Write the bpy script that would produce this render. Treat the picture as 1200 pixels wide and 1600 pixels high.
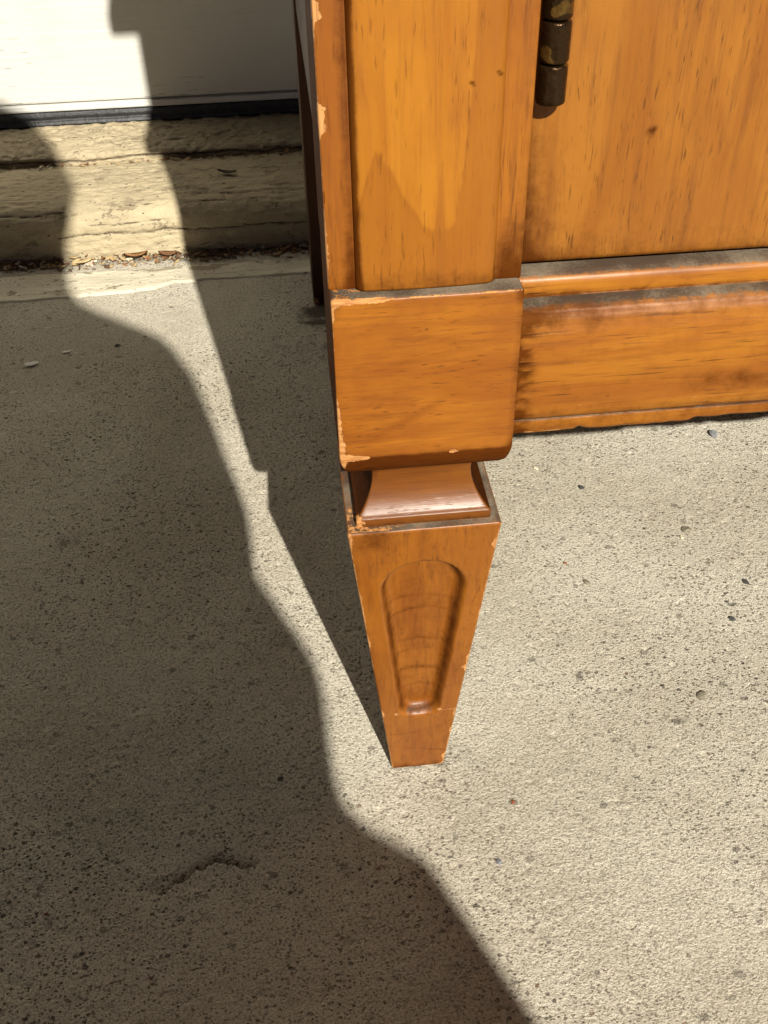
import bpy, bmesh, math, random
import numpy as np
from mathutils import Matrix, Vector

# ------------------------------------------------------------------ reset
for o in list(bpy.data.objects):
    bpy.data.objects.remove(o)
SC = bpy.context.scene
COL = SC.collection
rad = math.radians

# ------------------------------------------------------------------ camera
CAM = Vector((-.0425, -.2922, .44))
PITCH, ROLL, YAW = rad(40.607), rad(-1.337), rad(5.201)
F = Vector((math.sin(YAW) * math.cos(PITCH), math.cos(YAW) * math.cos(PITCH), -math.sin(PITCH)))
R0 = Vector((math.cos(YAW), -math.sin(YAW), 0))
U0 = R0.cross(F)
RR = math.cos(ROLL) * R0 + math.sin(ROLL) * U0
UU = -math.sin(ROLL) * R0 + math.cos(ROLL) * U0
cd = bpy.data.cameras.new('camera')
cam = bpy.data.objects.new('camera', cd)
COL.objects.link(cam)
M = Matrix((RR, UU, -F)).transposed().to_4x4()
M.translation = CAM
cam.matrix_world = M
cd.sensor_fit = 'VERTICAL'
cd.sensor_height = 36
cd.lens = 36 * 1606 / 1600
cd.clip_start = .01
cd.clip_end = 500
SC.camera = cam

# ------------------------------------------------------------------ light
SUN_EL = rad(37.1)
LX, LY = -.180, .9837                       # horizontal travel direction of the sunlight
wd = bpy.data.worlds.new('World')
SC.world = wd
wd.use_nodes = True
wn = wd.node_tree
bg = wn.nodes['Background']
sky = wn.nodes.new('ShaderNodeTexSky')
sky.sky_type = 'NISHITA'
sky.sun_disc = False
sky.sun_elevation = SUN_EL
sky.sun_rotation = math.atan2(-LX, -LY)
sky.air_density = .04
sky.dust_density = .12
sky.ozone_density = 0
wn.links.new(sky.outputs[0], bg.inputs['Color'])
bg.inputs['Strength'].default_value = .05
sd = bpy.data.lights.new('sun', 'SUN')
sd.energy = 5.0
sd.angle = rad(.53)
sd.color = (1, .95, .84)
sun = bpy.data.objects.new('sun', sd)
COL.objects.link(sun)
ldir = Vector((LX * math.cos(SUN_EL), LY * math.cos(SUN_EL), -math.sin(SUN_EL)))
sun.rotation_euler = ldir.to_track_quat('-Z', 'Y').to_euler()
sun.location = (1, -4, 4)
vs = SC.view_settings
vs.view_transform = 'Standard'
vs.look = 'None'
vs.gamma = 1
vs.use_curve_mapping = False
vs.exposure = .69

# ------------------------------------------------------------------ numpy noise
_T = np.random.RandomState(7).rand(512, 512)


def vn(x, y, s, seed=0):
    x = np.asarray(x, float) * s + seed * 17.31
    y = np.asarray(y, float) * s + seed * 9.77
    xi = np.floor(x).astype(int); yi = np.floor(y).astype(int)
    fx = x - xi; fy = y - yi
    fx = fx * fx * (3 - 2 * fx); fy = fy * fy * (3 - 2 * fy)
    a = _T[xi % 512, yi % 512]; b = _T[(xi + 1) % 512, yi % 512]
    c = _T[xi % 512, (yi + 1) % 512]; d = _T[(xi + 1) % 512, (yi + 1) % 512]
    return (a * (1 - fx) + b * fx) * (1 - fy) + (c * (1 - fx) + d * fx) * fy - .5


def fbm(x, y, s, oct=3, seed=0):
    r = 0; a = 1
    for k in range(oct):
        r = r + a * vn(x, y, s * 2 ** k, seed + k * 3); a *= .5
    return r


def sstep(a, b, x):
    t = np.clip((x - a) / (b - a), 0, 1)
    return t * t * (3 - 2 * t)


# ------------------------------------------------------------------ node helper
class G:
    def __init__(self, name):
        self.m = bpy.data.materials.new(name)
        self.m.use_nodes = True
        self.t = self.m.node_tree
        self.p = self.t.nodes['Principled BSDF']
        self.o = None

    def n(self, kind, props=None, **ins):
        nd = self.t.nodes.new('ShaderNode' + kind)
        for k, v in (props or {}).items():
            setattr(nd, k, v)
        for k, v in ins.items():
            self.put(nd, k.replace('_', ' '), v)
        return nd

    def put(self, nd, key, v):
        s = nd.inputs[int(key[1:])] if key[0] == 'i' and key[1:].isdigit() else nd.inputs[key]
        if isinstance(v, bpy.types.NodeSocket):
            self.t.links.new(v, s)
        else:
            s.default_value = v

    def set(self, **ins):
        for k, v in ins.items():
            self.put(self.p, k.replace('_', ' '), v)

    def coord(self, scale=(1, 1, 1), loc=(0, 0, 0), rot=(0, 0, 0)):
        if self.o is None:
            self.o = self.n('TexCoord').outputs['Object']
        mp = self.n('Mapping')
        self.t.links.new(self.o, mp.inputs[0])
        mp.inputs['Scale'].default_value = scale
        mp.inputs['Location'].default_value = loc
        mp.inputs['Rotation'].default_value = rot
        return mp.outputs[0]

    def noise(self, scale, detail=3, rough=.5, vec=None, dist=0):
        return self.n('TexNoise', Vector=vec or self.coord(), Scale=scale, Detail=detail, Roughness=rough,
                      Distortion=dist).outputs['Fac']

    def math(self, op, a, b=0., c=0., clamp=False):
        nd = self.n('Math', {'operation': op, 'use_clamp': clamp})
        for i, v in enumerate((a, b, c)):
            self.put(nd, 'i%d' % i, v)
        return nd.outputs[0]

    def ramp(self, f, a, b, lo=0., hi=1.):
        return self.n('MapRange', {'clamp': True, 'interpolation_type': 'SMOOTHSTEP'}, Value=f, From_Min=a, From_Max=b, To_Min=lo, To_Max=hi).outputs[0]

    def mix(self, f, a, b, mode='MIX'):
        nd = self.n('Mix', {'data_type': 'RGBA', 'blend_type': mode})
        for i, v in ((0, f), (6, a), (7, b)):
            if not isinstance(v, bpy.types.NodeSocket) and i > 0 and len(v) == 3:
                v = (*v, 1)
            self.put(nd, 'i%d' % i, v)
        return nd.outputs[2]

    def attr(self, name):
        return self.n('Attribute', {'attribute_name': name, 'attribute_type': 'GEOMETRY'}).outputs['Fac']

    def bump(self, h, dist, strength=1., normal=None):
        nd = self.n('Bump', Height=h, Distance=dist, Strength=strength)
        if normal is not None:
            self.put(nd, 'Normal', normal)
        return nd.outputs[0]


# ------------------------------------------------------------------ materials
def wood(name, axis, light, mid, dark, pores=.6, pore_len=45, pore_wid=900, rough=.44, figure=.6, tilt=0, dust=True, coat=.12, band=38, spec=.32):
    g = G(name)
    ai = 'XYZ'.index(axis)

    def st(along, across):
        s = [across] * 3
        s[ai] = along
        return tuple(s)
    rot = (0, tilt, 0)
    co = g.coord()
    big = g.noise(1, 4, .6, g.coord(st(5, band), rot=rot), 1.4)
    fine = g.noise(1, 4, .7, g.coord(st(22, 420), rot=rot), .4)
    blot = g.noise(30, 4, .62, co)
    c = g.mix(g.ramp(big, .36, .66), light, mid)
    c = g.mix(g.math('MULTIPLY', g.ramp(blot, .42, .70), figure), c, mid)
    c = g.mix(g.math('MULTIPLY', g.ramp(fine, .45, .75), .55), c, dark)
    c = g.mix(g.math('MULTIPLY', g.ramp(g.math('ADD', g.attr('figure'), g.math('MULTIPLY', g.math('SUBTRACT', fine, .5), .5)), .05, .95), .72), c, tuple(v * .86 for v in mid))
    pv = g.noise(1, 2, .6, g.coord(st(pore_len, pore_wid), rot=rot))
    pm = g.noise(1, 3, .6, g.coord(st(22, 70), loc=(3, 1, 2)))
    pore = g.math('MULTIPLY', g.ramp(pv, .58, .70), g.ramp(pm, .36, .64, .15, 1.))
    c = g.mix(g.math('MULTIPLY', pore, pores), c, tuple(v * .3 for v in dark))
    # antique glaze wiped unevenly, plus shade painted on the leg's side faces
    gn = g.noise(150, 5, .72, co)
    gr = g.ramp(g.math('ADD', g.attr('grime_shade'), g.math('MULTIPLY', g.math('SUBTRACT', gn, .5), .8)), .10, .80)
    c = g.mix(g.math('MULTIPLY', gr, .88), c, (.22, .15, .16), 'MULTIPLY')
    sp = g.n('TexVoronoi', Vector=g.coord((1, 1, 1), (.1, .2, .3)), Scale=120.)
    sc = g.n('SeparateColor', Color=sp.outputs['Color'])
    spk = g.math('MULTIPLY', g.ramp(g.math('SUBTRACT', sp.outputs['Distance'], g.math('MULTIPLY', sc.outputs[1], .085)), .02, -.02), g.math('GREATER_THAN', sc.outputs[0], .93))
    c = g.mix(g.math('MULTIPLY', spk, .4), c, (.03, .01, .005))
    # chipped lacquer
    cn = g.noise(520, 4, .7, co)
    cn2 = g.noise(150, 3, .6, co)
    cw = g.math('ADD', g.attr('wear'), g.math('ADD', g.math('MULTIPLY', g.math('SUBTRACT', cn, .5), 1.0), g.math('MULTIPLY', g.math('SUBTRACT', cn2, .5), 1.0)))
    chip = g.math('MULTIPLY', g.ramp(cw, .50, .55), g.math('GREATER_THAN', g.attr('wear'), .02))
    cg = g.noise(1, 3, .7, g.coord(st(90, 700)))
    c = g.mix(chip, c, g.mix(g.ramp(cg, .35, .7), (.50, .245, .085), (.27, .105, .028)))
    rgh = g.math('ADD', rough, g.math('MULTIPLY', g.math('SUBTRACT', blot, .5), .22))
    rgh = g.math('ADD', rgh, g.math('ADD', g.math('MULTIPLY', chip, .35), g.math('ADD', g.math('MULTIPLY', gr, .22), g.math('MULTIPLY', g.math('SUBTRACT', fine, .5), .25))))
    cw_ = g.math('MULTIPLY', g.math('MULTIPLY', g.math('SUBTRACT', 1., chip), g.math('SUBTRACT', 1., gr)), coat)
    if dust:
        nz = g.n('SeparateXYZ', Vector=g.n('NewGeometry').outputs['Normal']).outputs[2]
        dn = g.noise(260, 4, .75, co)
        dm = g.ramp(g.math('ADD', nz, g.math('MULTIPLY', g.math('SUBTRACT', dn, .5), .6)), .66, .95)
        dm = g.math('MULTIPLY', dm, g.math('SUBTRACT', 1., chip))
        dn2 = g.math('ADD', g.noise(38, 3, .55, co), g.math('MULTIPLY', g.math('SUBTRACT', g.noise(1000, 3, .6, co), .5), .3))
        dc = g.mix(g.ramp(dn2, .40, .72), (.050, .037, .026), (.19, .16, .115))
        c = g.mix(g.math('MULTIPLY', dm, .93), c, dc)
        rgh = g.math('ADD', rgh, g.math('MULTIPLY', dm, .45))
        cw_ = g.math('MULTIPLY', cw_, g.math('SUBTRACT', 1., dm))
    nrm = g.bump(g.math('SUBTRACT', g.math('MULTIPLY', fine, .5), g.math('ADD', g.math('MULTIPLY', pore, .5), g.math('MULTIPLY', chip, 2.2))), .00010, .7)
    nrm = g.bump(g.noise(55, 3, .5, co), .0011, .22, nrm)
    g.set(Base_Color=c, Roughness=rgh, Normal=nrm, Coat_Weight=cw_, Coat_Roughness=.30)
    g.set(Specular_IOR_Level=g.math('MULTIPLY', g.math('SUBTRACT', 1., g.math('MULTIPLY', gr, .85)), spec))
    return g.m


def plain(name, col, rough=.6, metal=0., var=.25, scale=120, bump=0., bscale=400):
    g = G(name)
    n = g.noise(scale, 4, .6, g.coord())
    c = g.mix(g.ramp(n, .3, .7), tuple(v * (1 - var) for v in col), tuple(min(1, v * (1 + var)) for v in col))
    g.set(Base_Color=c, Roughness=rough, Metallic=metal)
    if bump:
        g.set(Normal=g.bump(g.noise(bscale, 3, .6, g.coord()), bump))
    return g.m


def concrete():
    g = G('exposed sand concrete')
    co = g.coord()

    def n2(scale, det, rough, loc=(0, 0, 0)):
        return g.n('TexNoise', {'noise_dimensions': '2D'}, Vector=co if loc == (0, 0, 0) else g.coord(loc=loc), Scale=float(scale), Detail=float(det), Roughness=rough).outputs['Fac']
    lo = n2(6, 5, .62)
    h = n2(1150, 3, .7)
    c = g.mix(g.ramp(lo, .32, .68), (.585, .528, .418), (.715, .662, .545))
    v0 = g.n('TexVoronoi', {'voronoi_dimensions': '2D'}, Vector=co, Scale=620.)
    s0 = g.n('SeparateColor', Color=v0.outputs['Color'])
    gap = g.math('ADD', v0.outputs['Distance'], g.math('MULTIPLY', g.math('SUBTRACT', h, .5), .8))
    h2 = n2(640, 4, .72, (3, 7, 0))
    c = g.mix(g.math('MULTIPLY', g.ramp(h, .52, .36), .40), c, (.25, .215, .16))
    c = g.mix(g.math('MULTIPLY', g.ramp(h2, .47, .36), .62), c, (.17, .14, .098))
    c = g.mix(g.math('MULTIPLY', g.ramp(s0.outputs[2], .5, 1.), .30), c, (.70, .65, .53))
    dens = g.ramp(n2(7, 3, .6, (4, 2, 0)), .30, .66, .30, 1.)

    def grains(scale, rnd, r, seed):
        v = g.n('TexVoronoi', {'voronoi_dimensions': '2D'}, Vector=g.coord((1, 1.35, 1), loc=(seed, seed * .7, 0), rot=(0, 0, seed)), Scale=float(scale))
        s = g.n('SeparateColor', Color=v.outputs['Color'])
        d = g.math('ADD', v.outputs['Distance'], g.math('MULTIPLY', g.math('SUBTRACT', h, .5), .6))
        inside = g.ramp(g.math('SUBTRACT', d, g.math('MULTIPLY', s.outputs[1], r)), .06, -.06)
        return g.math('MULTIPLY', inside, g.math('GREATER_THAN', s.outputs[0], 1 - rnd)), s.outputs[2]
    mk, rv = grains(560, .30, .50, 1.3)
    mk = g.math('MULTIPLY', mk, dens)
    c = g.mix(g.math('MULTIPLY', mk, .8), c, (.085, .066, .042))
    mk2, rv = grains(330, .09, .46, 5.7)
    mk2 = g.math('MULTIPLY', mk2, dens)
    tint = g.mix(g.math('GREATER_THAN', rv, .93), g.mix(g.math('GREATER_THAN', rv, .35), (.24, .20, .14), (.045, .036, .027)), (.18, .065, .03))
    c = g.mix(g.math('MULTIPLY', mk2, .85), c, tint)
    mk3, rv = grains(130, .05, .34, 3.9)
    c = g.mix(g.math('MULTIPLY', mk3, .65), c, g.mix(g.math('GREATER_THAN', rv, .6), (.15, .13, .10), (.72, .66, .52)))
    st = g.attr('stain_tone')
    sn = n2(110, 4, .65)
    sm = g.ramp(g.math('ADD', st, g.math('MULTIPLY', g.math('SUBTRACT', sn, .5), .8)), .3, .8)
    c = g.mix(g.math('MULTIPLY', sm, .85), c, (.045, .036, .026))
    hh = g.math('SUBTRACT', g.math('ADD', h, g.math('MULTIPLY', h2, 1.1)), g.math('ADD', g.math('MULTIPLY', gap, .25), g.math('ADD', g.math('MULTIPLY', mk, .6), g.math('MULTIPLY', mk2, .7))))
    g.set(Base_Color=c, Roughness=.92, Normal=g.bump(hh, .0012, 1.))
    g.p.inputs['Specular IOR Level'].default_value = .2
    return g.m


def old_paint(name, col, dirt, flake=.60):
    g = G(name)
    co = g.coord()
    n1 = g.noise(18, 4, .6, g.coord((1, 3, 3)))
    n2 = g.noise(1, 5, .7, g.coord((26, 200, 200)))
    c = g.mix(g.ramp(n1, .35, .7), col, tuple(v * .80 for v in col))
    c = g.mix(g.math('MULTIPLY', g.ramp(n2, .50, .72), .6), c, dirt)
    # peeled patches down to grey wood
    fl = g.math('ADD', g.noise(1, 5, .68, g.coord((30, 75, 75), (2, 1, 4))), g.math('MULTIPLY', g.math('SUBTRACT', g.noise(340, 3, .6, co), .5), .12))
    peel = g.ramp(fl, flake, flake + .018)
    wd_ = g.mix(g.ramp(g.noise(1, 4, .7, g.coord((30, 420, 420))), .35, .7), (.33, .27, .18), (.16, .12, .075))
    c = g.mix(g.math('MULTIPLY', peel, .8), c, wd_)
    v = g.n('TexVoronoi', Vector=g.coord((1, 1.6, 1.6), (.3, .2, .1)), Scale=230.)
    s = g.n('SeparateColor', Color=v.outputs['Color'])
    wob = g.math('MULTIPLY', g.math('SUBTRACT', g.noise(700, 3, .6, co), .5), .4)
    spots = g.math('MULTIPLY', g.math('LESS_THAN', g.math('ADD', v.outputs['Distance'], wob), g.math('MULTIPLY', s.outputs[1], .36)), g.math('GREATER_THAN', s.outputs[0], .84))
    c = g.mix(g.math('MULTIPLY', spots, .8), c, (.05, .038, .026))
    grit = g.noise(900, 3, .7, co)
    c = g.mix(g.math('MULTIPLY', g.ramp(grit, .56, .70), .5), c, (.14, .11, .07))
    gr = g.attr('grime_shade')
    gn = g.noise(130, 5, .7, co)
    gm = g.ramp(g.math('ADD', gr, g.math('MULTIPLY', g.math('SUBTRACT', gn, .5), 1.1)), .3, .8)
    c = g.mix(g.math('MULTIPLY', gm, .85), c, (.085, .062, .04))
    h = g.math('ADD', n2, g.math('ADD', g.math('MULTIPLY', g.noise(260, 4, .65, co), .8), g.math('MULTIPLY', peel, -.7)))
    g.set(Base_Color=c, Roughness=.8, Normal=g.bump(h, .0016, .9))
    g.p.inputs['Specular IOR Level'].default_value = .25
    return g.m


def door_paint():
    g = G('white embossed door paint')
    gv = g.noise(1, 3, .6, g.coord((7, 60, 150)), .6)
    sp = g.noise(1, 2, .5, g.coord((55, 300, 520)))
    pm = g.noise(9, 2, .5, g.coord())
    mark = g.math('MULTIPLY', g.ramp(sp, .62, .70), g.ramp(pm, .44, .62))
    c = g.mix(g.math('MULTIPLY', mark, .8), (.56, .545, .50), (.16, .12, .08))
    c = g.mix(g.math('MULTIPLY', g.ramp(g.noise(14, 3, .6, g.coord()), .5, .8), .2), c, (.44, .40, .33))
    g.set(Base_Color=c, Roughness=.5, Normal=g.bump(gv, .0012, .6))
    return g.m


WL = dict(light=(.52, .188, .020), mid=(.40, .122, .0125), dark=(.25, .068, .009))
M_BLOCK = wood('honey lacquered wood, level grain', 'X', (.300, .102, .0085), (.212, .062, .0055), (.125, .033, .004), pores=.75, pore_len=150, pore_wid=1100, figure=.8)
M_POST = wood('honey lacquered wood, upright grain', 'Z', (.285, .098, .0085), (.205, .060, .0055), (.12, .031, .004), pores=.5, pore_len=60, pore_wid=1000, figure=.8)
M_PANEL = wood('golden lacquered veneer', 'Z', (.345, .132, .010), (.265, .086, .0065), (.18, .053, .004), pores=.45, pore_len=110, pore_wid=1000, figure=.5, band=26)
M_DOOR = wood('open pored walnut veneer', 'Z', (.285, .108, .012), (.225, .075, .0075), (.125, .038, .005), pores=.66, pore_len=130, pore_wid=1400, tilt=rad(-9), figure=.6)
M_RAIL = wood('honey lacquered rail', 'X', (.335, .124, .009), (.245, .076, .0055), (.14, .039, .004), pores=.8, pore_len=45, pore_wid=1050, figure=.75)
M_FOOT = wood('turned and carved leg wood', 'Z', (.255, .085, .0075), (.18, .052, .005), (.10, .026, .004), pores=.5, pore_len=260, pore_wid=1100, figure=.9)
M_NECK = wood('smooth leg neck wood', 'X', (.165, .056, .008), (.12, .036, .0055), (.07, .019, .004), pores=.25, pore_len=120, pore_wid=1200, rough=.36, dust=False, coat=.0, spec=.24)
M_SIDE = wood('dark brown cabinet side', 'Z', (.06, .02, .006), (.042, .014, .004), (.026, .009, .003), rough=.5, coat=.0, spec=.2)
M_RAW = plain('plain dark back board', (.10, .055, .03), .7)
M_CONC = concrete()
M_SILL = old_paint('weathered cream sill paint', (.46, .385, .25), (.30, .235, .14))
M_SILL2 = old_paint('grubby cream sill paint', (.42, .35, .23), (.26, .2, .12))
M_STRIP = old_paint('cream caulk and paint strip', (.62, .57, .44), (.45, .38, .26))
M_DOORP = door_paint()
M_RET = plain('white aluminium retainer', (.55, .54, .50), .45, 0, .08, 40)
M_RUB = plain('black rubber seal', (.018, .018, .02), .5, 0, .4, 150, .0006, 300)
M_WALL = plain('dark brown siding against bounce', (.11, .075, .05), .85, 0, .08, 8, .003, 150)  # unseen wall boards, dark brown to keep bounce light down
M_TRIM = plain('dark brown trim against bounce', (.13, .09, .06), .5, 0, .06, 20)  # for the added frame, dark so it bounces little light


def hinge_metal():
    g = G('worn bronze hinge metal')
    n = g.noise(90, 2, .5, g.coord(loc=(.3, .1, .2)), .4)
    c = g.mix(g.ramp(n, .60, .63), (.040, .021, .008), (.15, .085, .02))
    n2 = g.noise(260, 3, .6, g.coord())
    c = g.mix(g.math('MULTIPLY', g.ramp(n2, .55, .7), .5), c, (.03, .017, .008))
    g.set(Base_Color=c, Metallic=.8, Roughness=g.ramp(n2, .3, .7, .2, .45), Normal=g.bump(n2, .0008, .7))
    return g.m


M_HINGE = hinge_metal()


# ------------------------------------------------------------------ object helpers
def link(name, me, mat=None, parent=None, loc=None):
    o = bpy.data.objects.new(name, me)
    COL.objects.link(o)
    if mat is not None and me is not None and not me.materials:
        me.materials.append(mat)
    if parent is not None:
        o.parent = parent
    if loc is not None:
        o.location = loc
    return o


def tag(o, label=None, cat=None, group=None, kind=None):
    for k, v in (('label', label), ('category', cat), ('group', group), ('kind', kind)):
        if v:
            o[k] = v
    return o


def empty(name, loc=(0, 0, 0)):
    o = bpy.data.objects.new(name, None)
    o.empty_display_size = .05
    COL.objects.link(o)
    o.location = loc
    return o


def mesh(name, V, Fc, smooth=True, attrs=None):
    me = bpy.data.meshes.new(name)
    me.from_pydata([tuple(map(float, v)) for v in V], [], [tuple(map(int, f)) for f in Fc])
    if smooth:
        me.polygons.foreach_set('use_smooth', np.ones(len(me.polygons), bool))
    for k, a in (attrs or {}).items():
        at = me.attributes.new(k, 'FLOAT', 'POINT')
        at.data.foreach_set('value', np.asarray(a, np.float32))
    me.update()
    return me


def grid_faces(nu, nv, wrap_u=False):
    i = np.arange(nu if wrap_u else nu - 1)
    j = np.arange(nv - 1)
    I, J = np.meshgrid(i, j, indexing='ij')
    a = J * nu + I; b = J * nu + (I + 1) % nu
    return np.stack([a, b, b + nu, a + nu], -1).reshape(-1, 4)


def ring(hx, hy, r, n, m=4):
    """rounded rectangle, counter-clockwise seen from above; returns pts and side index (0 front,1 right,2 back,3 left)"""
    P = []; S = []
    cs = [(-hx, -hy), (hx, -hy), (hx, hy), (-hx, hy)]
    for k in range(4):
        a = np.array(cs[k]); b = np.array(cs[(k + 1) % 4])
        d = (b - a) / np.linalg.norm(b - a)
        s = a + d * r; e = b - d * r
        for t in np.linspace(0, 1, n):
            P.append(s + (e - s) * t); S.append(k)
        nrm = np.array([d[1], -d[0]])
        c = b - d * r - nrm * r
        for q in range(1, m):
            an = q / m * math.pi / 2
            P.append(c + nrm * r * math.cos(an) + d * r * math.sin(an)); S.append(k + .5)
    return np.array(P), np.array(S)


def loft(prof, cx, cy, n, r=.001, aspect=None, cap=True):
    """prof: list of (z, halfx[, halfy]) bottom to top"""
    V = []; side = None
    for p in prof:
        z, hx = p[0], p[1]
        hy = p[2] if len(p) > 2 else hx
        P, side = ring(hx, hy, min(r, hx * .6, hy * .6), n)
        V.append(np.column_stack([P[:, 0] + cx, P[:, 1] + cy, np.full(len(P), z)]))
    nu = len(V[0])
    V = np.vstack(V)
    Fc = [tuple(f) for f in grid_faces(nu, len(prof), True)]
    if cap:
        Fc.append(tuple(range(nu))[::-1])
        k = nu * (len(prof) - 1)
        Fc.append(tuple(range(k, k + nu)))
    return V, Fc, np.tile(side, len(prof)), nu


def boxm(name, x0, x1, y0, y1, z0, z1, bev=.001, seg=2):
    bm = bmesh.new()
    bmesh.ops.create_cube(bm, size=1)
    for v in bm.verts:
        v.co = Vector(((x0 + x1) / 2 + v.co.x * (x1 - x0), (y0 + y1) / 2 + v.co.y * (y1 - y0), (z0 + z1) / 2 + v.co.z * (z1 - z0)))
    if bev:
        bmesh.ops.bevel(bm, geom=bm.edges[:], offset=bev, segments=seg, affect='EDGES', profile=.5)
    me = bpy.data.meshes.new(name)
    bm.to_mesh(me); bm.free()
    return me


def sweep_x(name, prof, xs, disp=None, attrs=None, smooth=True, closed_ends=True):
    """profile (y,z) polyline swept along the x positions xs; prof ordered so that normals face outward (front, -y)"""
    prof = np.array(prof, float)
    nx = len(xs); npf = len(prof)
    X = np.repeat(np.asarray(xs)[None, :], npf, 0)
    Y = np.repeat(prof[:, 0][:, None], nx, 1)
    Z = np.repeat(prof[:, 1][:, None], nx, 1)
    if disp is not None:
        X, Y, Z = disp(X, Y, Z)
    V = np.column_stack([X.ravel(), Y.ravel(), Z.ravel()])
    Fc = [tuple(f) for f in grid_faces(nx, npf)]
    if closed_ends:
        Fc.append(tuple(i * nx for i in range(npf)))
        Fc.append(tuple(i * nx + nx - 1 for i in range(npf))[::-1])
    A = {k: f(X, Y, Z).ravel() for k, f in (attrs or {}).items()}
    return mesh(name, V, Fc, smooth, A)


def lathe(name, prof, n=24, axis='Z'):
    V = []; Fc = []
    for z, r in prof:
        for k in range(n):
            a = 2 * math.pi * k / n
            p = (r * math.cos(a), r * math.sin(a), z)
            V.append(p if axis == 'Z' else (p[0], -z, p[1]))
    Fc = [tuple(f) for f in grid_faces(n, len(prof), True)]
    Fc.append(tuple(range(n))[::-1]); Fc.append(tuple(range(n * (len(prof) - 1), n * len(prof))))
    return mesh(name, V, Fc)


def dens(pts, step):
    """densify a polyline"""
    out = [np.array(pts[0], float)]
    for a, b in zip(pts[:-1], pts[1:]):
        a = np.array(a, float); b = np.array(b, float)
        k = max(1, int(math.ceil(np.linalg.norm((b - a)[:2]) / step)))
        for i in range(1, k + 1):
            out.append(a + (b - a) * i / k)
    return [tuple(p) for p in out]


# ------------------------------------------------------------------ driveway (concrete ground sheet)
def make_ground():
    rs = np.random.RandomState(3)
    out = np.geomspace(.004, 60, 34)
    xs = np.concatenate([-.36 - out[::-1], np.arange(-.36, .3201, .00112), .32 + out])
    ys = np.concatenate([-.17 - out[::-1], np.arange(-.17, .6301, .00106), .63 + out])
    X, Y = np.meshgrid(xs, ys)
    nx, ny = len(xs), len(ys)
    inside = sstep(0, .02, np.minimum.reduce([X + .36, .32 - X, Y + .17, .63 - Y]) + .005)
    Z = .0011 * fbm(X, Y, 16, 3, 2) + .0005 * fbm(X, Y, 95, 2, 5)
    rough = .55 + .9 * sstep(-.15, .25, fbm(X, Y, 7, 3, 11)) + .3 * sstep(.25, -.05, Y)
    Z += rough * (.00022 * vn(X, Y, 400, 21) + .00034 * (rs.rand(ny, nx) - .5))
    # pits
    x0 = np.searchsorted(xs, -.36); y0 = np.searchsorted(ys, -.17)
    N = 5200
    px = rs.uniform(-.355, .315, N); py = rs.uniform(-.165, .6, N)
    pr = .0006 + .0011 * rs.rand(N) ** 2.2
    pr[:30] = rs.uniform(.0014, .0023, 30)
    el = rs.uniform(.6, 1.5, N)
    for i in range(N):
        a = int((px[i] + .36) / .00112) + x0; b = int((py[i] + .17) / .00106) + y0
        k = 4
        sl = (slice(b - k, b + k + 1), slice(a - k, a + k + 1))
        d2 = ((X[sl] - px[i]) * el[i]) ** 2 + ((Y[sl] - py[i]) / el[i]) ** 2
        Z[sl] -= pr[i] * .75 * np.exp(-d2 / (pr[i] ** 2) * 1.3)
    # spalled crack near the camera
    cx = np.array([-.142, -.1359, -.1242, -.1195, -.1127, -.1038, -.0975, -.0918, -.0828, -.076])
    cy = np.array([-.037, -.0353, -.0350, -.0310, -.0288, -.0243, -.0238, -.0258, -.0285, -.030])
    yc = np.interp(X, cx, cy) + .0034 * fbm(X, Y * 0, 210, 4, 8)
    w = sstep(-.142, -.118, X) * sstep(-.079, -.086, X)
    d = Y - yc
    Z += w * np.where(d > 0, -.0050 * np.exp(-np.maximum(d, 0) / .0032), .0007 * np.exp(np.minimum(d, 0) / .006))
    Z *= inside
    stain_tone = .85 * w * np.exp(-np.maximum(d, 0) / .0022) * (d > -.0006) * (1 + .6 * vn(X, Y, 200, 3))
    # darker patch by the rear leg, then small dark spots
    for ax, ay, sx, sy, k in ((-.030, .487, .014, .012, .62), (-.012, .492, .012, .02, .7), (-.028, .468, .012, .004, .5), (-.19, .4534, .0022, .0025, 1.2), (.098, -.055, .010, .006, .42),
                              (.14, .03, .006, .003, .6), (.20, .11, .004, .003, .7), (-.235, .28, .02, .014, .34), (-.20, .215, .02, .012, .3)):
        stain_tone = stain_tone + k * np.exp(-((X - ax) / sx) ** 2 - ((Y - ay) / sy) ** 2)
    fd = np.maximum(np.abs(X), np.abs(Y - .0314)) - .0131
    stain_tone = stain_tone + .5 * np.exp(-(fd / .0022) ** 2)
    # broad weathering
    stain_tone = stain_tone + .30 * sstep(.12, .5, fbm(X, Y, 5, 4, 61)) + .16 * sstep(.05, .35, fbm(X * .5, Y * 1.6, 14, 4, 71))
    # grime along the foot of the sill
    stain_tone = stain_tone + .55 * sstep(.585, .606, Y) * inside
    me = bpy.data.meshes.new('driveway')
    nv = nx * ny
    me.vertices.add(nv)
    me.vertices.foreach_set('co', np.column_stack([X.ravel(), Y.ravel(), Z.ravel()]).astype(np.float32).ravel())
    Fq = grid_faces(nx, ny)
    nf = len(Fq)
    me.loops.add(nf * 4)
    me.loops.foreach_set('vertex_index', Fq.ravel().astype(np.int32))
    me.polygons.add(nf)
    me.polygons.foreach_set('loop_start', (np.arange(nf) * 4).astype(np.int32))
    me.polygons.foreach_set('use_smooth', np.ones(nf, bool))
    at = me.attributes.new('stain_tone', 'FLOAT', 'POINT')
    at.data.foreach_set('value', stain_tone.astype(np.float32).ravel())
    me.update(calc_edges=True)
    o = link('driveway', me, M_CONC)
    o['kind'] = 'structure'
    return o


make_ground()

# ------------------------------------------------------------------ door sill (two weathered steps) + cream strip
XS = np.concatenate([np.linspace(-.86, -.42, 30)[:-1], np.arange(-.42, .06, .0012), np.linspace(.06, .46, 30)])


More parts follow.
